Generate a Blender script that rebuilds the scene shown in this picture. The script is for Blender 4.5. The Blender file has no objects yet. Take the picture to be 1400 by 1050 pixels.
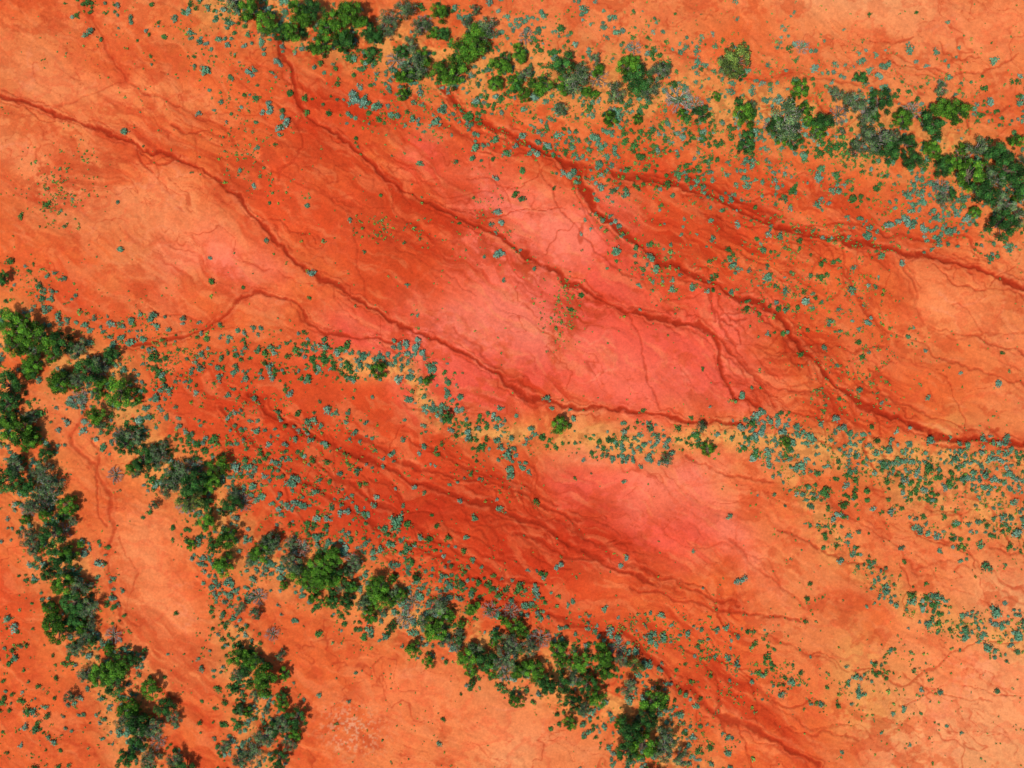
import bpy, math, numpy as np
from mathutils import Vector
rng=np.random.default_rng(7)
K=0.15; HC=170.0
# ---------------------------------------------------------------- noise
TAB=np.random.default_rng(3).random((512,512)).astype(np.float32)
def vn(x,y,s=0):
    x=np.asarray(x,dtype=np.float64)+s*37.31; y=np.asarray(y,dtype=np.float64)+s*91.77
    xi=np.floor(x).astype(np.int64); yi=np.floor(y).astype(np.int64)
    fx=x-xi; fy=y-yi
    fx=fx*fx*fx*(fx*(fx*6-15)+10); fy=fy*fy*fy*(fy*(fy*6-15)+10)
    a=TAB[xi&511,yi&511]; b=TAB[(xi+1)&511,yi&511]; c=TAB[xi&511,(yi+1)&511]; d=TAB[(xi+1)&511,(yi+1)&511]
    return (a*(1-fx)+b*fx)*(1-fy)+(c*(1-fx)+d*fx)*fy
def fbm(x,y,o=4,s=0,g=0.5):
    t=0;a=1;n=0
    for i in range(o):
        c,sn=math.cos(0.6*i),math.sin(0.6*i)
        t=t+a*vn((x*c-y*sn)*2**i,(x*sn+y*c)*2**i,s+i*5); n+=a; a*=g
    return t/n
def sstep(a,b,x):
    t=np.clip((x-a)/(b-a),0,1); return t*t*(3-2*t)
def pdist(X,Y,P):
    D=np.full(X.shape,1e9)
    for (x0,y0),(x1,y1) in zip(P[:-1],P[1:]):
        dx,dy=x1-x0,y1-y0; L=dx*dx+dy*dy+1e-6
        t=np.clip(((X-x0)*dx+(Y-y0)*dy)/L,0,1)
        D=np.minimum(D,(X-x0-t*dx)**2+(Y-y0-t*dy)**2)
    return np.sqrt(D)
def smooth(P):
    P=np.array(P,float)
    for _ in range(2):
        Q=[P[0]]
        for a,b in zip(P[:-1],P[1:]): Q+= [a*0.75+b*0.25,a*0.25+b*0.75]
        Q.append(P[-1]); P=np.array(Q)
    return [tuple(p) for p in P]
def ell(X,Y,cx,cy,rx,ry,ang=0):
    a=math.radians(ang); c,s=math.cos(a),math.sin(a)
    u=(X-cx)*c+(Y-cy)*s; v=-(X-cx)*s+(Y-cy)*c
    return np.exp(-((u/rx)**2+(v/ry)**2)**1.4)
def hfun(px,py):
    return (fbm(px/170,py/170,3,40)-0.5)*1.6
# ---------------------------------------------------------------- features (map metres / 0.15)
CH=[ # channels: points,width,strength
([(-60,110),(30,140),(110,165),(180,195),(240,215),(300,250),(340,285),(385,335),(415,370),(470,395),(520,425),(555,447),(600,470),(650,490),(690,515),(720,543),(760,555),(830,562),(900,565),(940,572),(1010,575)],2.5,0.85),
([(380,40),(398,110),(405,145),(440,175),(475,190),(500,215),(530,245),(560,265),(600,282),(640,300),(680,320),(720,345),(760,370),(800,400),(850,420),(900,435),(950,438),(975,460),(985,500),(992,530),(1035,558)],2.5,0.85),
([(600,120),(650,165),(700,190),(745,208),(785,225),(797,255),(815,290),(850,310),(870,340),(920,365),(960,385),(1010,405),(1055,420),(1070,445),(1100,480),(1130,510),(1160,545),(1200,565),(1250,585),(1300,600),(1420,607)],3.7,1.0),
([(840,235),(930,258),(980,270),(1020,290),(1070,315),(1130,325),(1190,335),(1240,345),(1310,360),(1420,400)],3.4,0.9),
([(785,225),(850,235),(930,245),(1000,262),(1060,300)],3.4,0.55),
([(180,470),(240,465),(290,440),(320,412),(345,402),(385,405),(415,420),(430,450),(470,462),(550,464)],2.2,0.7),
([(950,438),(1000,480),(1040,520),(1060,560)],1.8,0.65),
([(960,385),(980,430),(1000,470),(1050,530)],1.6,0.55),
([(1055,420),(1000,425),(960,438)],1.5,0.45),
([(1090,470),(1085,495),(1100,505),(1108,495),(1100,484)],1.5,0.6),
([(1130,510),(1120,540),(1150,560),(1190,590)],1.7,0.55),
([(1160,545),(1180,590),(1230,610)],1.5,0.5),
([(1055,420),(1100,450),(1160,520),(1240,560),(1330,590)],1.6,0.45),
([(850,860),(900,910),(940,945),(1000,985),(1060,1010),(1120,1045)],4.0,0.75),
([(340,540),(420,600),(480,620),(560,655),(620,680),(700,700),(760,730),(830,770),(900,800)],3.4,0.8),
([(300,560),(380,640),(450,680),(530,730),(600,760),(660,800),(760,850),(850,870)],2.8,0.7),
([(440,640),(520,690),(600,740),(680,790),(740,800)],2.7,0.65),
([(480,590),(560,640),(640,650),(720,680),(790,715)],2.9,0.65),
([(560,600),(640,640),(700,660),(760,690)],2.3,0.55),
([(700,730),(780,760),(860,770),(930,800),(1010,830)],2.5,0.55),
([(110,0),(140,60),(175,110),(230,140),(300,170)],1.8,0.4),
([(60,150),(130,130),(180,100)],1.6,0.3),
([(1090,320),(1140,300),(1200,320),(1280,330)],2.0,0.5),
([(860,800),(930,820),(1020,840),(1090,850)],1.9,0.5),
([(120,560),(90,600),(130,640),(160,700),(140,770),(165,850)],2.3,0.4),
([(1150,330),(1160,400),(1200,440),(1300,500),(1410,530)],1.7,0.45),
([(560,447),(590,500),(560,540)],1.8,0.35),
([(620,450),(680,500),(720,520)],1.6,0.35),
([(840,400),(870,440),(880,500),(900,560)],1.4,0.4),
([(460,280),(520,330),(600,370),(650,400)],1.4,0.3),
([(300,170),(360,230),(420,260),(500,290)],1.6,0.35),
([(560,130),(640,190),(720,215)],2.0,0.5),
([(700,190),(740,230),(770,290),(820,350),(870,380)],1.5,0.45),
([(1000,740),(1060,800),(1100,830)],1.8,0.35),
([(900,60),(1000,110),(1100,100),(1200,120)],1.8,0.35),
([(1100,640),(1150,700),(1200,720),(1260,790)],1.8,0.35),
([(940,620),(1000,650),(1060,660)],1.9,0.45),
]
CH=[(smooth(p),w_,s_) for p,w_,s_ in CH]
rw=np.random.default_rng(21); BR=[]
def walk(x,y,a,n,step,w_,s_):
    P=[(x,y)]; da=0
    for i in range(n):
        da=da*0.6+rw.normal()*0.22; a=a+da; a+= (0.58-a)*0.18
        x+=math.cos(a)*step; y+=math.sin(a)*step; P.append((x,y))
    BR.append((P,w_,s_)); return P
for P,w_,s_ in CH[:20]:
    for k in range(max(1,len(P)//10)):
        p=P[rw.integers(len(P))]
        Q=walk(p[0],p[1],0.58+rw.choice([-1,1])*(0.35+0.5*rw.random()),int(5+rw.random()*12),9,0.9+0.75*rw.random(),0.32+0.32*rw.random())
        if rw.random()<0.5:
            q=Q[len(Q)//2]; walk(q[0],q[1],0.58+rw.choice([-1,1])*0.7,int(4+rw.random()*7),8,0.8,0.35)
for cx,cy,rx,ry,n in ((620,690,260,80,34),(440,600,160,60,12),(1050,320,260,60,18),(950,340,140,60,10),(1110,520,120,60,18),(560,250,160,60,8),(1280,450,120,120,10),(960,900,140,60,10),(1020,490,60,50,8),(1200,80,180,60,8),(1250,740,140,80,12),(1200,950,150,70,8),(300,130,160,70,8),(180,640,60,200,6)):
    for k in range(n):
        walk(cx+rw.normal()*rx*0.5,cy+rw.normal()*ry*0.5,0.58+rw.normal()*0.3,int(5+rw.random()*14),9,0.8+1.0*rw.random(),0.25+0.32*rw.random())
BAND=[ # ground turned tan under belts: pts,hw,amount
([(300,0),(440,40),(600,80),(750,110),(900,130),(1100,160),(1250,200),(1400,260),(1600,330)],50,0.9),
([(480,500),(560,500),(600,560),(650,590),(760,600),(900,600),(1050,595),(1200,615),(1400,640),(1600,660)],17,1.0),
([(1060,600),(1110,690),(1180,780),(1260,830),(1420,880)],20,0.75),
([(1120,610),(1200,640),(1300,690),(1420,720)],32,0.8),
([(-40,440),(60,480),(150,520),(190,620),(280,670),(330,740),(440,790),(600,860),(750,920),(870,970),(930,1060)],44,0.9),
([(0,540),(40,640),(80,760),(110,860),(170,940),(210,1060)],40,0.8),
([(320,860),(350,940),(350,1060)],36,0.75),
]
PAL={'A':(240,154,102),'B':(236,126,74),'C':(229,101,52),'D':(220,79,40),'E':(238,89,70),'F':(196,54,28),'G':(236,150,84),'H':(245,112,92)}
ROWS=["CCBCCCCBBBBAABB","BBCCDCCCBBCBBBB","BBBCDDCCCCCCBBC","BBCCDCEDCDCCCCC","CBBBDDDHHDDCCCB","CCBHCDDHEDCCCBB","CDCCCEHHEEECCBB",
"CCDDDDEEEEECCCB","CBCDDDDCGBBBCGB","CCCCDFFDEHBCCBB","CBBCDDDFFEHBBBB","DCBCCDDDDCCBCBA","CCBBCCCCBCCBGBA","CCBCCCBBCDCCGAA","CCBCCBBABCCCAAA"]
def lin(c):
    c=np.asarray(c,dtype=np.float64)/255.0
    return np.where(c<=0.04045,c/12.92,((c+0.055)/1.055)**2.4)
CG=np.array([[PAL[ch] for ch in r] for r in ROWS],dtype=np.float64)
def ground_col(X,Y):
    w=fbm(X/110,Y/110,4,11)-0.5; w2=fbm(X/110,Y/110,4,23)-0.5
    wx=X+w*150; wy=Y+w2*110
    gx=np.clip(wx/100,0,13.999); gy=np.clip(wy/75,0,13.999)
    xi=gx.astype(int); yi=gy.astype(int); fx=(gx-xi); fy=(gy-yi)
    fx=(fx*fx*(3-2*fx))[...,None]; fy=(fy*fy*(3-2*fy))[...,None]
    c=(CG[yi,xi]*(1-fx)+CG[yi,xi+1]*fx)*(1-fy)+(CG[yi+1,xi]*(1-fx)+CG[yi+1,xi+1]*fx)*fy
    def mixc(c,col,m): 
        m=np.clip(m,0,1)[...,None]; return c*(1-m)+np.array(col,float)*m
    u=X*math.cos(0.58)+Y*math.sin(0.58); v=-X*math.sin(0.58)+Y*math.cos(0.58)
    v=v+(fbm(X/120,Y/120,5,31,0.55)-0.5)*80; u=u+(fbm(X/95,Y/95,4,35)-0.5)*60
    lightp=0
    for e in [(230,310,150,60,18),(690,425,75,45,30),(860,495,120,45,15),(365,430,38,24,10),(920,695,110,40,15),(1000,760,90,40,20),(740,285,90,40,30),(100,120,90,30,10),
              (225,790,42,100,-12),(700,990,120,50,30),(1300,400,110,40,20),(800,635,30,12,0),(480,420,60,18,25),(1010,470,60,30,40),(570,930,60,40,0),(40,240,80,30,10),(1180,470,70,25,20),(1330,930,120,80,20),(1300,30,160,40,5)]:
        lightp=np.maximum(lightp,ell(wx,wy,*e))
    pink=np.clip(ell(X,Y,780,430,300,170,25),0,1)
    c=c*(1+0.03*lightp[...,None])
    c=mixc(c,(246,144,100),lightp*0.34*(1-pink)); c=mixc(c,(248,132,108),lightp*0.42*pink)
    # pale wash edges on the flats
    e1=np.abs(fbm(X/70,Y/55,5,161,0.5)-0.5); c=mixc(c,(250,150,116),np.exp(-(e1/0.02)**2)*(0.12+0.30*lightp)*sstep(0.4,0.6,fbm(X/60,Y/60,2,163)))
    e2=fbm(X/52,Y/40,5,165,0.55); c=mixc(c,(226,84,52),sstep(0.50,0.53,e2)*(1-sstep(0.53,0.66,e2))*0.30)
    # darker ribbons
    reg=sstep(0.46,0.66,fbm(X/230,Y/230,3,71))*0.55*sstep(1500,1000,X+Y*0.4)
    for e in [(650,700,260,80,22),(450,620,200,60,25),(1050,300,260,60,18),(560,270,200,60,35),(950,330,150,60,30),(760,430,45,50,20),(420,150,90,60,40),(700,550,120,30,10),(90,255,70,50,0),(930,870,130,40,10),(1000,970,110,30,30),(1120,520,120,70,30)]:
        reg=np.maximum(reg,ell(wx,wy,*e))
    rib=fbm(u/85,v/15,6,81,0.6)
    c=mixc(c,(192,50,22),sstep(0.49,0.63,rib)*reg*(1-0.75*lightp)*0.72)
    rib3=fbm(u/40,v/8,5,84,0.6)
    c=mixc(c,(186,54,26),sstep(0.54,0.62,rib3)*(0.18+0.82*reg)*(1-0.8*lightp)*0.52)
    rib2=fbm(u/50,v/11,5,87,0.6)
    c=mixc(c,(246,144,94),sstep(0.52,0.69,rib2)*0.36)
    c=mixc(c,(202,72,36),sstep(0.56,0.65,fbm(X/30,Y/24,6,93,0.62))*0.44*(1-0.75*lightp))
    for e in [(760,430,35,48,20),(90,255,60,42,0),(340,215,45,30,40),(530,310,60,20,10),(690,330,50,20,20)]:
        c=mixc(c,(190,66,34),ell(wx,wy,*e)*sstep(0.42,0.58,fbm(X/12,Y/12,4,19,0.6))*0.65)
    # belts
    lit=sstep(0.52,0.66,fbm(X/8,Y/8,4,167,0.6))
    for P,hw,am in BAND:
        d=pdist(wx*0.3+X*0.7,wy*0.3+Y*0.7,P)
        g=np.exp(-(d/hw)**2)*am
        c=mixc(c,(238,158,88),g*(0.12+0.88*sstep(0.32,0.52,fbm(X/24,Y/24,5,97,0.6))))
        c=mixc(c,(164,92,50),g*lit*0.5)
    # thin rills (ridged)
    n1=np.abs(fbm(u/130,v/48,4,101)-0.5); n2=np.abs(fbm(u/70,v/24,4,107)-0.5)
    m1=np.exp(-(n1/0.0065)**2)*sstep(0.42,0.6,fbm(X/140,Y/140,3,111))
    m2=np.exp(-(n2/0.009)**2)*sstep(0.46,0.6,fbm(X/90,Y/90,3,117))
    c=mixc(c,(176,52,26),m1*0.5); c=mixc(c,(180,56,28),m2*0.44)
    # channels
    ax=X+(fbm(X/26,Y/26,5,121,0.55)-0.5)*20; ay=Y+(fbm(X/26,Y/26,5,127,0.55)-0.5)*20
    chan=np.zeros(X.shape)
    wm=0.25+1.5*fbm(X/24,Y/24,3,131)
    br=fbm(X/9,Y/9,3,133); hn=sstep(0.38,0.54,fbm(u/30,v/9,4,137)); bm=sstep(0.42,0.5,fbm(X/40,Y/40,2,139)); bk=sstep(0.4,0.6,fbm(X/18,Y/18,3,143))
    xs=X[0];ys=Y[:,0]
    for P,w_,s_ in CH+BR:
        A=np.array(P); mg=45 if w_>1.6 else 22
        i0,i1=np.searchsorted(xs,[A[:,0].min()-mg,A[:,0].max()+mg]); j0,j1=np.searchsorted(ys,[A[:,1].min()-mg,A[:,1].max()+mg])
        if i1<=i0 or j1<=j0: continue
        S=(slice(j0,j1),slice(i0,i1))
        d=pdist(ax[S],ay[S],P); wv=np.maximum(w_*wm[S],0.75)
        a=np.exp(-(d/wv)**4)*s_*(0.40+0.60*sstep(0.22,0.45,br[S]+0.10*s_))
        if w_>1.75:
            halo=np.exp(-(d/(w_*3.8))**2)*s_*0.55*hn[S]
            c[S]=mixc(c[S],(194,54,26),halo)
            bank=np.exp(-((d-w_*2.0)/(w_*0.7))**2)*s_*0.34*bk[S]
            c[S]=mixc(c[S],(248,150,108),bank)
            a2=np.exp(-((d-w_*(2.2+3.6*(wm[S]-0.9)))/(w_*0.30))**2)*s_*0.6*bm[S]
            a=np.maximum(a,a2)
        chan[S]=np.maximum(chan[S],a)
    c=mixc(c,(164,43,20),chan*0.90)
    st=ell(X,Y,480,1000,45,35,20)*sstep(0.55,0.7,fbm(X/3.2,Y/3.2,2,141))
    c=mixc(c,(232,170,140),st*0.7)
    t=(fbm(X/60,Y/45,5,151,0.6)-0.5)*0.10+(fbm(X/5,Y/5,3,157,0.7)-0.5)*0.13
    c=c*(1+t)[...,None]
    return np.clip(c,0,254),chan,(m1*0.4+m2*0.3),rib
# ---------------------------------------------------------------- materials
def attr_mat(name,transl=0.25,rough=0.7):
    m=bpy.data.materials.new(name); m.use_nodes=True; nt=m.node_tree; N=nt.nodes; N.clear()
    out=N.new('ShaderNodeOutputMaterial'); a=N.new('ShaderNodeAttribute'); a.attribute_name='Col'
    oi=N.new('ShaderNodeObjectInfo'); hs=N.new('ShaderNodeHueSaturation')
    mr=N.new('ShaderNodeMapRange'); mr.inputs['To Min'].default_value=0.8; mr.inputs['To Max'].default_value=1.25
    nt.links.new(oi.outputs['Random'],mr.inputs['Value']); nt.links.new(mr.outputs[0],hs.inputs['Value'])
    nt.links.new(a.outputs['Color'],hs.inputs['Color'])
    p=N.new('ShaderNodeBsdfPrincipled'); p.inputs['Roughness'].default_value=rough; p.inputs['Specular IOR Level'].default_value=0.12
    nt.links.new(hs.outputs[0],p.inputs['Base Color'])
    t=N.new('ShaderNodeBsdfTranslucent'); nt.links.new(hs.outputs[0],t.inputs['Color'])
    mx=N.new('ShaderNodeMixShader'); mx.inputs[0].default_value=transl
    nt.links.new(p.outputs[0],mx.inputs[1]); nt.links.new(t.outputs[0],mx.inputs[2]); nt.links.new(mx.outputs[0],out.inputs[0])
    return m
LEAF=attr_mat('leaf_foliage',0.2); BARK=attr_mat('bark',0.0,0.9)
def make_mesh(name,V,F,C,mats,mi=None,smooth=False):
    V=np.asarray(V,dtype=np.float32); F=np.asarray(F,dtype=np.int32)
    me=bpy.data.meshes.new(name)
    me.vertices.add(len(V)); me.vertices.foreach_set('co',V.ravel())
    me.loops.add(F.size); me.loops.foreach_set('vertex_index',F.ravel())
    me.polygons.add(len(F)); me.polygons.foreach_set('loop_start',np.arange(0,F.size,4,dtype=np.int32))
    me.polygons.foreach_set('loop_total',np.full(len(F),4,dtype=np.int32))
    for m in mats: me.materials.append(m)
    if mi is not None: me.polygons.foreach_set('material_index',np.asarray(mi,dtype=np.int32))
    if smooth: me.polygons.foreach_set('use_smooth',np.ones(len(F),dtype=bool))
    me.update(calc_edges=True)
    at=me.color_attributes.new('Col','FLOAT_COLOR','POINT')
    CC=np.ones((len(V),4),dtype=np.float32); CC[:,:3]=C; at.data.foreach_set('color',CC.ravel())
    return me
def add(name,me,loc=(0,0,0),rz=0,sc=(1,1,1)):
    o=bpy.data.objects.new(name,me); bpy.context.collection.objects.link(o)
    o.location=loc; o.rotation_euler=(0,0,rz); o.scale=sc; return o
# ---------------------------------------------------------------- ground sheet
def axis(lo,hi,step,far):
    core=np.arange(lo,hi,step); left=[];right=[];s=step;x=lo
    while x>-far: s*=1.12; s=s if s<far*0.2 else far*0.2; x-=s; left.append(x)
    s=step;x=core[-1]
    while x<far: s*=1.12; s=s if s<far*0.2 else far*0.2; x+=s; right.append(x)
    return np.concatenate([np.array(left[::-1]),core,np.array(right)])
ax_=axis(-60,1460,1.25,30000); ay_=axis(-60,1110,1.25,30000)
X,Y=np.meshgrid(ax_,ay_)
C,chan,rill,rib=ground_col(X,Y)
Z=hfun(X,Y)-chan*0.34-rill*0.12+(fbm(X/12,Y/12,3,171)-0.5)*0.18-sstep(0.5,0.75,rib)*0.10
Cl=lin(C)/np.array([1.43,1.44,1.68])
ny,nx=X.shape
V=np.stack([(X-700)*K,(525-Y)*K,Z],-1).reshape(-1,3)
idx=np.arange(nx*ny).reshape(ny,nx)
F=np.stack([idx[1:,:-1],idx[1:,1:],idx[:-1,1:],idx[:-1,:-1]],-1).reshape(-1,4)
gm=bpy.data.materials.new('red_desert_soil'); gm.use_nodes=True; nt=gm.node_tree; N=nt.nodes; L=nt.links
p=N['Principled BSDF']; p.inputs['Roughness'].default_value=0.95; p.inputs['Specular IOR Level'].default_value=0.05
a=N.new('ShaderNodeAttribute'); a.attribute_name='Col'
tc=N.new('ShaderNodeTexCoord')
n1=N.new('ShaderNodeTexNoise'); n1.inputs['Scale'].default_value=2.2; n1.inputs['Detail'].default_value=6; n1.inputs['Roughness'].default_value=0.8
L.new(tc.outputs['Object'],n1.inputs['Vector'])
mr=N.new('ShaderNodeMapRange'); mr.inputs['From Min'].default_value=0.25; mr.inputs['From Max'].default_value=0.75; mr.inputs['To Min'].default_value=0.76; mr.inputs['To Max'].default_value=1.20
L.new(n1.outputs[0],mr.inputs['Value'])
vm=N.new('ShaderNodeVectorMath'); vm.operation='MULTIPLY'; L.new(a.outputs['Color'],vm.inputs[0]); L.new(mr.outputs[0],vm.inputs[1]); L.new(vm.outputs[0],p.inputs['Base Color'])
bp=N.new('ShaderNodeBump'); bp.inputs['Strength'].default_value=0.5; bp.inputs['Distance'].default_value=0.12
L.new(n1.outputs[0],bp.inputs['Height']); L.new(bp.outputs[0],p.inputs['Normal'])
add('desert_ground',make_mesh('desert_ground',V,F,Cl.reshape(-1,3),[gm],smooth=True))
# ---------------------------------------------------------------- foliage helpers
def leafquads(cen,nor,size,r):
    n=len(cen); t=r.normal(size=(n,3)); t-= (t*nor).sum(1,keepdims=True)*nor; t/=np.linalg.norm(t,axis=1,keepdims=True)+1e-9
    b=np.cross(nor,t); s=(size*(0.6+0.8*r.random(n)))[:,None]
    q=np.stack([cen-t*s-b*s*0.15,cen-b*s*0.7,cen+t*s+b*s*0.1,cen+b*s*0.6],1)
    return q.reshape(-1,3)
def unit(v): return v/(np.linalg.norm(v,axis=1,keepdims=True)+1e-9)
def blob(r,nl,lobes,size,flat=0.7,fill=0.55):
    lob=np.array(lobes); w=lob[:,3]**2; li=r.choice(len(lob),nl,p=w/w.sum())
    d=unit(r.normal(size=(nl,3))); d[:,2]=np.where(d[:,2]<-0.2,-d[:,2],d[:,2])
    rad=lob[li,3]*(1-fill*r.random(nl)**2)*(0.8+0.4*r.random(nl))
    c=lob[li,:3]+d*rad[:,None]*np.array([1,1,flat])
    nrm=unit(d+np.array([0,0,0.2])+r.normal(size=(nl,3))*0.5)
    return c,nrm,li
def tube(p0,p1,r0,r1,k=5):
    p0=np.array(p0,float);p1=np.array(p1,float); d=p1-p0; d/=np.linalg.norm(d)+1e-9
    a=np.cross(d,[0.3,0.9,0.1]); a/=np.linalg.norm(a); b=np.cross(d,a)
    th=np.arange(k)*2*math.pi/k
    ring=np.cos(th)[:,None]*a+np.sin(th)[:,None]*b
    V=np.concatenate([p0+ring*r0,p1+ring*r1]); F=[[i,(i+1)%k,k+(i+1)%k,k+i] for i in range(k)]
    return V,np.array(F)
def joinparts(parts):
    Vs,Fs,Cs,Ms=[],[],[],[];o=0
    for V,F,C,m in parts:
        Vs.append(V);Fs.append(F+o);o+=len(V);Cs.append(np.broadcast_to(C,(len(V),3)));Ms.append(np.full(len(F),m))
    return np.concatenate(Vs),np.concatenate(Fs),np.concatenate(Cs),np.concatenate(Ms)
def tree_mesh(seed,kind):
    r=np.random.default_rng(seed); parts=[]
    bark=np.array([0.16,0.11,0.08]) if kind!='o' else np.array([0.28,0.23,0.20])
    nlob=r.integers(20,30); lobes=[]; H=1.45
    el=0.75+0.25*r.random(); ea=r.random()*3.14
    for i in range(nlob):
        a=r.random()*6.283; q=math.sqrt(r.random())*0.84
        x=q*math.cos(a);y=q*math.sin(a)*el
        x,y=x*math.cos(ea)-y*math.sin(ea),x*math.sin(ea)+y*math.cos(ea)
        lobes.append((x,y,H*(0.50+0.42*r.random())-0.38*q,0.13+0.15*r.random()))
    base=np.array([0,0,-0.15]); fork=np.array([0.04,0.02,0.30])
    V,F=tube(base,fork,0.075,0.055,7); parts.append((V,F,bark,0))
    for l in lobes:
        mid=np.array([l[0]*0.5,l[1]*0.5,0.3+l[2]*0.35]); e=np.array(l[:3])
        V,F=tube(fork,mid,0.035,0.022); parts.append((V,F,bark,0))
        V,F=tube(mid,e,0.022,0.012); parts.append((V,F,bark,0))
        for j in range(5 if kind=='o' else 2):
            dd=unit(r.normal(size=(1,3)))[0]; dd[2]=abs(dd[2])*0.6
            V,F=tube(e*0.85+mid*0.15,e+dd*l[3]*1.4,0.011,0.005,4); parts.append((V,F,bark*1.2,0))
    n={'g':4200,'d':4000,'o':2900,'l':2800}[kind]
    c,nr,li=blob(r,n,lobes,0.05)
    Q=leafquads(c,nr,np.full(n,0.038 if kind!='o' else 0.034),r)
    base={'g':(0.056,0.155,0.012),'d':(0.028,0.100,0.018),'o':(0.075,0.135,0.050),'l':(0.085,0.135,0.025)}[kind]
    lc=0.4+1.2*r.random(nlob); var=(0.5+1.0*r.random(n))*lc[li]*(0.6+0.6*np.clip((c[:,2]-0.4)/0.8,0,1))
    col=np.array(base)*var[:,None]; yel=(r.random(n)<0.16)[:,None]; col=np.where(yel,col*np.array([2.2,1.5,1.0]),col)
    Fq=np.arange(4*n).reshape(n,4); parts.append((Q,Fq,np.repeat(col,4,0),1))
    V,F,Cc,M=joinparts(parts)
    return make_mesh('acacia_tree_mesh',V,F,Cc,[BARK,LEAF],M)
def dead_mesh(seed):
    r=np.random.default_rng(seed); parts=[]
    def grow(p,d,l,rad,lev):
        e=p+d*l; V,F=tube(p,e,rad,rad*0.7,4); parts.append((V,F,np.array([0.30,0.24,0.20])*(0.6+0.6*r.random()),0))
        if lev==0: return
        for k in range(3 if lev>1 else 4):
            dd=d+r.normal(size=3)*0.48; dd[2]=dd[2]*0.6+0.05; dd/=np.linalg.norm(dd)
            grow(p+d*l*(0.5+0.5*r.random()),dd,l*0.68,rad*0.58,lev-1)
    for k in range(7):
        a=k*0.9+r.random()*0.5; d=np.array([math.cos(a),math.sin(a),0.55]); d/=np.linalg.norm(d)
        grow(np.array([0,0,0.0]),d,0.42,0.035,3)
    n=160; c=unit(r.normal(size=(n,3)))*0.7*r.random((n,1)); c[:,2]=abs(c[:,2])*0.6+0.2
    Q=leafquads(c,unit(r.normal(size=(n,3))),np.full(n,0.04),r)
    parts.append((Q,np.arange(4*n).reshape(n,4),np.array([0.11,0.15,0.06]),1))
    V,F,Cc,M=joinparts(parts); return make_mesh('dead_tree_mesh',V,F,Cc,[BARK,LEAF],M)
MS={k:[tree_mesh(100+i*7+ord(k),k) for i in range(n)] for k,n in (('g',8),('d',6),('o',6),('l',3))}
MS['x']=[dead_mesh(900+i) for i in range(4)]
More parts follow.
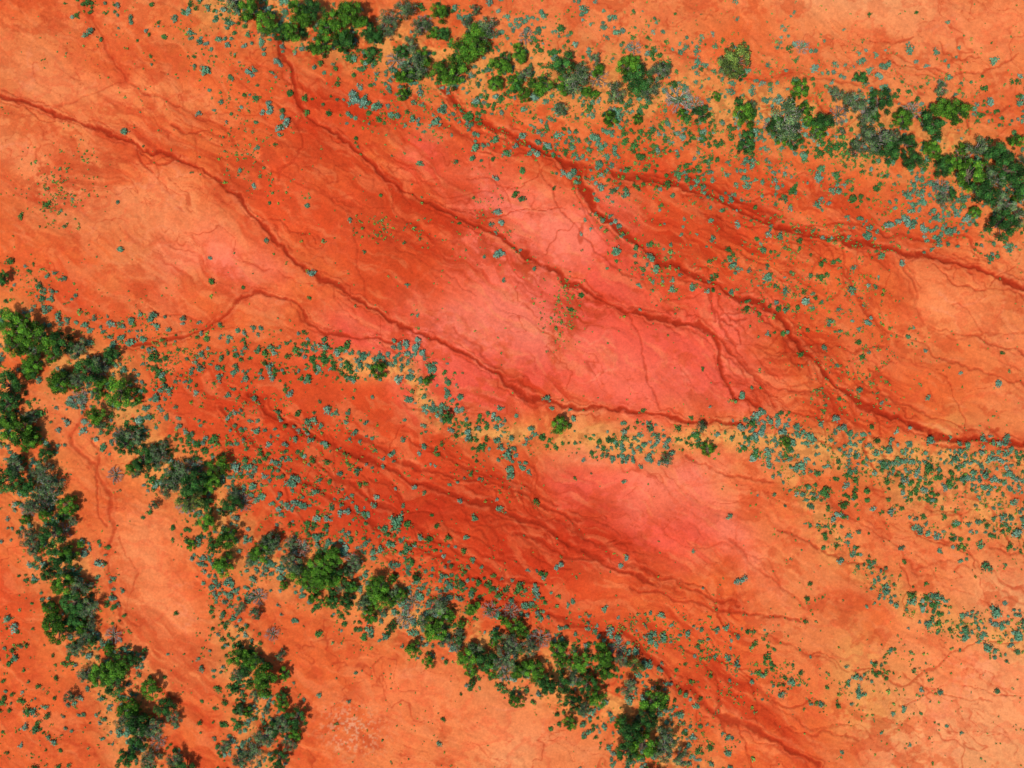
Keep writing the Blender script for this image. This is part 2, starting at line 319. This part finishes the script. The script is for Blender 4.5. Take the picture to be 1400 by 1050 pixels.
TREES="""340 12 16 g;365 30 16 g;385 45 12 d;410 20 18 g;400 45 14 g;437 62 16 g;430 12 16 d;455 32 18 g;482 20 20 g;505 42 14 d;470 55 14 d;505 75 10 d;530 25 14 o;555 10 14 o;575 35 12 o;560 60 10 o;568 85 18 o;548 128 9 g;555 108 13 g;578 80 12 g;600 18 12 g;605 46 10 d;590 45 8 g;602 95 12 g;618 103 17 g;632 68 20 g;650 55 18 g;665 38 16 o;640 35 12 o;685 90 14 g;712 72 12 g;690 78 8 d;680 115 10 g;705 110 12 g;738 115 15 g;715 130 10 g;770 85 16 d;785 105 18 o;772 115 12 g;770 150 9 o;805 128 9 g;858 90 14 g;875 105 20 d;890 122 14 o;840 125 14 o;868 88 12 g;835 163 11 g;930 155 8 g;957 155 11 d;870 165 7 g;900 95 14 o;1005 82 22 l;990 88 14 o;1018 162 14 g;1018 200 11 d;1010 140 8 d;1075 165 24 o;1065 175 16 d;1095 122 12 g;1088 190 12 d;1125 170 15 d;1120 180 11 g;1140 130 10 o;1165 140 16 o;1185 152 16 o;1195 190 20 o;1175 200 12 o;1215 207 16 d;1205 138 16 d;1175 105 10 d;1235 165 13 g;1240 195 12 d;1250 217 14 d;1270 172 18 d;1290 150 15 g;1307 150 16 g;1285 120 10 o;1270 205 12 g;1288 228 14 d;1300 225 13 g;1330 240 20 g;1345 268 20 d;1338 205 16 o;1365 210 20 d;1380 232 20 d;1397 250 18 d;1375 278 16 o;1392 295 13 o;1337 288 8 g;1300 265 8 d;1392 195 10 g;1360 245 16 o;
5 378 10 d;8 440 16 g;30 450 20 g;20 468 16 g;55 465 18 g;85 470 16 d;105 478 14 o;45 497 14 g;38 506 12 d;120 508 18 d;105 520 12 o;80 520 15 g;150 488 12 d;157 537 19 g;135 500 14 o;130 567 13 g;10 530 18 d;5 555 14 d;25 590 20 g;8 577 14 g;42 600 12 g;10 655 18 d;20 638 14 o;60 620 10 d;60 642 12 o;35 668 14 d;65 665 16 o;90 692 14 g;45 690 14 o;38 737 14 o;70 730 16 d;80 765 16 d;95 757 12 g;42 752 12 o;85 800 16 g;108 802 14 o;100 828 16 d;120 830 14 o;75 860 18 g;97 850 14 d;112 872 12 o;62 785 10 d;100 887 10 o;70 835 12 g;
145 920 20 g;165 910 15 g;130 928 14 g;155 938 14 d;180 902 10 d;175 965 14 g;205 945 14 g;225 970 14 d;185 990 16 d;210 1000 14 o;235 985 10 o;165 988 10 o;170 1035 14 d;200 1040 12 o;238 1042 12 o;190 1015 12 d;95 955 9 o;110 925 10 o;
170 610 12 d;187 600 12 o;195 630 16 d;215 625 14 o;180 640 8 g;240 650 18 o;265 663 20 d;257 682 17 l;285 660 12 g;297 638 14 g;230 667 14 o;280 687 10 d;318 690 14 d;312 735 15 g;308 770 14 g;285 715 11 g;290 750 8 d;355 755 14 g;370 742 14 o;342 765 10 o;262 745 7 g;400 770 14 o;405 788 12 g;430 778 16 g;452 765 16 g;445 797 16 g;465 785 12 d;425 800 12 g;480 802 10 d;515 802 16 g;520 818 13 g;505 840 10 g;500 820 10 o;600 830 14 o;593 862 15 g;610 842 12 g;580 850 9 o;648 832 10 g;635 903 14 g;665 905 14 d;567 888 10 g;585 905 8 g;650 890 10 o;705 858 12 g;700 880 14 o;690 905 17 o;722 890 12 o;732 922 14 g;745 932 12 d;712 918 12 g;765 888 12 g;765 940 14 d;790 908 14 g;802 940 14 d;825 898 16 g;832 920 12 g;785 925 12 o;780 962 12 d;800 972 10 o;815 955 12 g;860 945 12 o;870 912 12 l;850 905 10 o;897 958 18 g;885 985 15 d;858 1000 18 d;880 1020 18 g;912 1008 15 o;905 1032 14 o;858 1030 14 d;930 1035 12 o;690 850 8 g;680 870 9 d;
325 897 14 g;342 903 12 g;333 915 10 d;360 930 20 g;385 955 8 d;390 920 9 g;325 970 8 d;360 1010 14 o;375 1000 12 d;385 990 12 o;402 985 14 d;397 1020 11 o;345 1030 13 o;328 1042 12 o;380 1042 12 d;307 1025 9 o;405 1005 10 g;350 840 9 o;330 830 9 o;
517 507 11 g;584 520 6 g;611 570 8 d;766 585 12 g;961 585 8 o;969 616 9 g;1075 605 8 g;910 632 8 o;935 130 22 x;820 100 16 x;955 138 14 x;550 850 14 x;740 880 18 x;700 840 14 x;250 690 16 x;330 690 14 x;130 505 16 x;160 600 14 x;60 680 16 x;1060 170 16 x;1210 185 16 x;1320 210 16 x;410 750 14 x;480 770 14 x;540 75 16 x;720 45 14 x;870 60 12 x;1100 60 12 x;260 640 16 x;350 820 14 x;80 730 16 x;150 870 13 x;845 890 14 x;765 905 16 x;1150 155 16 x;210 1020 14 x;370 870 12 x;100 545 14 x;30 700 14 x;620 885 12 x;40 480 14 x;580 25 14 x;670 835 14 x;690 925 14 x;560 825 13 x;1250 150 15 x;1290 255 14 x;150 650 13 x"""
def put(px,py,rad,kind):
    h=rad*K*1.0
    f=1-h*1.1/HC
    x=(px-700)*K*f; y=(525-py)*K*f
    me=MS[kind][rng.integers(len(MS[kind]))]
    s=rad*K*(1.22 if kind!='x' else 1.15)
    z=float(hfun(np.array(x/K+700),np.array(525-y/K)))
    add('dead_tree' if kind=='x' else 'acacia_tree',me,(x,y,z),rng.random()*6.28,(s,s*(0.9+0.2*rng.random()),s*(0.8+0.35*rng.random())))
for t in TREES.replace('\n','').split(';'):
    if not t.strip(): continue
    a_,b_,c_,k_=t.split(); put(float(a_)+rng.normal()*1.2,float(b_)+rng.normal()*1.2,float(c_),k_)
for P,n in (([(1420,290),(1600,370),(1750,450)],22),([(-20,480),(-120,430),(-260,380)],22),([(900,1070),(960,1150),(1050,1260)],16),([(200,1070),(260,1160),(300,1260)],16),([(360,-20),(260,-90),(150,-170)],14)):
    for i in range(n):
        t=rng.random()*(len(P)-1); j=int(t); f=t-j
        put(P[j][0]*(1-f)+P[j+1][0]*f+rng.normal()*22,P[j][1]*(1-f)+P[j+1][1]*f+rng.normal()*22,10+rng.random()*9,'gdo'[rng.integers(3)])
for P,n,sp in (([(340,25),(480,50),(620,80),(750,105),(880,120)],26,22),([(1000,120),(1130,160),(1250,190),(1400,250)],30,24),([(10,470),(150,530),(220,640),(330,720),(450,790)],42,20),([(440,790),(500,820),(620,870),(740,920),(880,990)],48,22),([(10,560),(40,670),(90,780),(110,870),(180,960),(220,1040)],36,18),([(340,890),(360,960),(370,1040)],14,20)):
    for i in range(n):
        t=rng.random()*(len(P)-1); j=int(t); f=t-j
        put(P[j][0]*(1-f)+P[j+1][0]*f+rng.normal()*sp,P[j][1]*(1-f)+P[j+1][1]*f+rng.normal()*sp,5+rng.random()*5,'gdoog'[rng.integers(5)])
# ---------------------------------------------------------------- shrubs and tufts
VEG=[ # pts,hw, shrub weight, tuft weight
([(280,-10),(440,50),(600,110),(750,140),(900,160),(1100,190),(1250,230),(1420,310),(1600,380)],46,1.2,0.7),
([(620,20),(800,60),(950,80),(1150,110),(1420,150)],42,0.6,0.5),
([(700,130),(850,180),(1000,220),(1150,240),(1300,280)],34,0.55,0.6),
([(120,20),(250,60),(340,110),(380,160)],24,0.28,0.4),
([(300,80),(310,130),(330,180),(350,230),(400,260)],22,0.12,0.5),
([(520,150),(600,170),(760,200),(820,250),(850,320),(920,370),(1010,390),(1080,420)],30,0.42,0.75),
([(820,230),(950,250),(1060,300),(1160,320),(1330,300)],36,0.30,0.7),
([(1060,340),(1100,400),(1190,420),(1220,480),(1130,530)],38,0.12,1.0),
([(-30,380),(60,400),(120,440),(180,470),(300,480),(400,490)],26,0.5,0.7),
([(400,490),(480,500),(560,500),(590,540),(620,580),(700,600),(900,600),(1050,590),(1200,620),(1420,650),(1600,680)],18,2.2,1.0),
([(200,500),(260,540),(350,560),(450,600),(560,640),(680,680)],40,0.35,0.6),
([(180,490),(190,590),(300,640),(400,700),(500,760),(620,800),(760,850),(900,940),(980,1060)],33,0.9,0.9),
([(320,620),(420,680),(520,740),(620,800)],38,0.42,0.75),
([(-30,440),(80,500),(170,580),(260,690),(330,760),(450,820),(600,880),(760,950),(880,1040)],30,1.2,0.6),
([(0,520),(40,640),(80,760),(110,860),(170,940),(210,1080)],42,1.1,0.7),
([(280,760),(310,860),(340,940),(360,1080)],36,1.2,0.6),
([(0,860),(30,960),(60,1060)],38,0.35,0.4),
([(1050,600),(1110,690),(1170,770),(1260,830),(1420,880),(1600,930)],15,2.0,1.3),
([(1120,610),(1220,640),(1300,680),(1420,720),(1600,760)],26,1.15,1.0),
([(1080,660),(1200,680),(1290,730),(1420,740)],28,0.35,0.6),
([(860,860),(960,880),(1060,920),(1130,940),(1220,910)],22,0.4,1.7),
([(1100,800),(1080,850),(900,860)],18,0.15,0.5),
([(1200,790),(1300,850),(1380,870)],20,0.6,1.4),
([(1180,960),(1320,940),(1400,980)],40,0.08,0.35),
([(480,880),(540,960),(600,1000)],22,0.1,0.4),
([(50,770),(130,800),(160,900)],22,0.3,0.4),
]
BLB=[(90,255,45,40,0.03,1.9),(525,312,60,16,0.02,2.2),(665,290,45,30,0.15,0.9),(770,430,26,45,0.02,2.4),(690,350,30,18,0.3,0.4),(880,240,50,40,0.15,0.5),(340,215,40,35,0.03,0.9),(1160,430,60,50,0.06,0.8),(1320,620,70,25,0.5,0.8),(820,880,50,30,0.25,0.4),(1380,640,40,30,0.3,0.8),(620,340,30,8,0.03,0.8),(1000,960,60,30,0.1,0.6),(330,500,120,30,0.3,0.3)]
BARE=[(240,300,120,60,18),(80,130,80,30,0),(690,430,60,50,20),(860,495,120,42,12),(930,700,110,40,15),(225,800,35,110,-12),(570,940,70,60,20),(700,1000,90,60,20),(365,430,30,20,0),(1310,410,100,60,20),(1010,770,80,40,20),(1340,940,60,60,0),(740,285,50,35,20),(1020,490,60,40,40),(640,690,120,30,22),(130,690,20,60,-10),(480,420,50,14,25)]
def dens(x,y):
    s=np.full(x.shape,0.006); t=np.full(x.shape,0.030)
    wx=x+(fbm(x/40,y/40,3,201)-0.5)*60; wy=y+(fbm(x/40,y/40,3,207)-0.5)*60
    for P,hw,a,b in VEG:
        e=np.exp(-(pdist(wx,wy,P)/hw)**2); s+=e*a*0.5; t+=e*b*0.45
    for cx,cy,rx,ry,a,b in BLB:
        e=ell(x*0.6+wx*0.4,y*0.6+wy*0.4,cx,cy,rx,ry); s+=e*a*0.5; t+=e*b*0.45
    for e in BARE:
        m=1-0.95*ell(wx,wy,*e); s*=m; t*=m
    cl=sstep(0.37,0.60,fbm(x/18,y/18,3,211)); cl2=sstep(0.38,0.64,fbm(x/12,y/12,3,217))
    return np.clip(s*(0.12+1.25*cl),0,1),np.clip(t*(0.08+1.45*cl2),0,1)
def template(seed,nl,size,kind):
    r=np.random.default_rng(seed)
    lobes=[(0.5*math.cos(a)*q,0.5*math.sin(a)*q,0.25+0.2*r.random(),0.35+0.25*r.random()) for a,q in [(r.random()*6.28,0.3+0.9*r.random()) for _ in range(5)]]
    c,nr,li=blob(r,nl,lobes,size,0.75,0.5); c[:,2]=np.maximum(c[:,2],0.03)
    Q=leafquads(c,nr,np.full(nl,size),r)
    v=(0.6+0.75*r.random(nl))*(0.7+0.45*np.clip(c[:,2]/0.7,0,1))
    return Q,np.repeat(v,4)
def scatter(name,pos,rad,cols,nl,size,seed):
    T=[template(seed+i,nl,size,0) for i in range(10)]
    n=len(pos); V=np.empty((n,nl*4,3),np.float32); Cc=np.empty((n,nl*4,3),np.float32)
    th=rng.random(n)*6.283; ti=rng.integers(0,10,n); z=hfun(pos[:,0],pos[:,1])
    sx=rad*K*(0.85+0.3*rng.random(n)); sy=rad*K*(0.8+0.35*rng.random(n)); sz=rad*K*(0.6+0.4*rng.random(n))
    for k in range(10):
        m=np.where(ti==k)[0]; Q,v=T[k]
        q=Q[None]*np.stack([sx[m],sy[m],sz[m]],-1)[:,None,:]
        c,s=np.cos(th[m])[:,None],np.sin(th[m])[:,None]
        V[m,:,0]=q[...,0]*c-q[...,1]*s+((pos[m,0]-700)*K)[:,None]
        V[m,:,1]=q[...,0]*s+q[...,1]*c+((525-pos[m,1])*K)[:,None]
        V[m,:,2]=q[...,2]+z[m][:,None]-0.03
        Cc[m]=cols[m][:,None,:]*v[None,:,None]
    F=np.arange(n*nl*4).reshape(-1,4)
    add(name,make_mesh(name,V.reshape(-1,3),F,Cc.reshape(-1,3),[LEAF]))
def sample(n,which):
    x=rng.uniform(-170,1570,n); y=rng.uniform(-140,1190,n); d=dens(x,y)[which]; k=rng.random(n)<d
    return np.stack([x[k],y[k]],-1)
P=sample(75000,0)
keep=[];cell={}
for i,(x,y) in enumerate(P):
    c=(int(x//6),int(y//6))
    if c in cell: continue
    cell[c]=1; keep.append(i)
P=P[keep]; n=len(P)
R=2.3+rng.gamma(2.5,0.85,n); R=np.clip(R,2.3,9)
blue=fbm(P[:,0]/60,P[:,1]/60,2,301)+rng.normal(size=n)*0.10
c1=np.array([0.120,0.275,0.150]); c2=np.array([0.060,0.175,0.035]); c3=np.array([0.18,0.32,0.21])
w=np.clip((blue-0.43)/0.12,0,1)[:,None]
COL=(c2*(1-w)+c1*w); m=rng.random(n)<0.15; COL[m]=c3; COL*= (0.75+0.5*rng.random(n))[:,None]
scatter('saltbush_shrubs',P,R,COL,90,0.18,500)
P=sample(150000,1); n=len(P); R=1.0+rng.gamma(2.0,0.42,n)
g=rng.random(n)[:,None]; COL=np.array([0.17,0.28,0.03])*(1-g)+np.array([0.10,0.21,0.07])*g
COL*=(0.7+0.6*rng.random(n))[:,None]
scatter('grass_tufts',P,R,COL,16,0.32,700)
E=np.array([(571,473),(566,466),(577,478),(1033,593),(560,478),(488,138),(498,142),(478,136),(1030,588),(640,590),(625,560),(910,632),(745,203),(680,300),(367,155),(372,148),(385,165),(345,105),(420,375),(683,350),(1062,580),(1070,590),(680,345),(1230,305),(1245,300),(1255,310),(1215,308),(764,770),(850,768),(1010,790),(1365,525),(1112,240),(1118,248),(1060,145),(395,535),(380,90),(1190,432)],float)
E2=np.repeat(E,2,0)+rng.normal(size=(len(E)*2,2))*4
scatter('saltbush_thicket',E2,4.5+rng.random(len(E2))*3,np.tile(np.array([[0.15,0.28,0.19]]),(len(E2),1)),150,0.15,900)
# ---------------------------------------------------------------- light
w=bpy.data.worlds.new("World"); bpy.context.scene.world=w; w.use_nodes=True
EL=60; AZ=215
sk=w.node_tree.nodes.new('ShaderNodeTexSky'); sk.sky_type='NISHITA'; sk.sun_disc=False
sk.sun_elevation=math.radians(EL); sk.sun_rotation=math.radians(AZ)
w.node_tree.links.new(sk.outputs[0],w.node_tree.nodes['Background'].inputs[0]); w.node_tree.nodes['Background'].inputs[1].default_value=0.14
sl=bpy.data.lights.new('sun','SUN'); sl.energy=4.25; sl.angle=math.radians(0.6); sl.color=(1,0.965,0.90)
so=bpy.data.objects.new('sun',sl); bpy.context.collection.objects.link(so)
d=Vector((math.sin(math.radians(AZ))*math.cos(math.radians(EL)),math.cos(math.radians(AZ))*math.cos(math.radians(EL)),math.sin(math.radians(EL))))
so.rotation_euler=d.to_track_quat('Z','Y').to_euler(); so.location=d*200
cam=bpy.data.cameras.new('camera'); co=bpy.data.objects.new('camera',cam); bpy.context.collection.objects.link(co)
co.location=(0,0,HC); co.rotation_euler=(0,0,0); cam.sensor_width=36; cam.lens=36*HC/210.0; cam.clip_end=20000; cam.clip_start=1
bpy.context.scene.camera=co
vs=bpy.context.scene.view_settings; vs.view_transform='Standard'; vs.look='None'; vs.exposure=0; vs.gamma=1
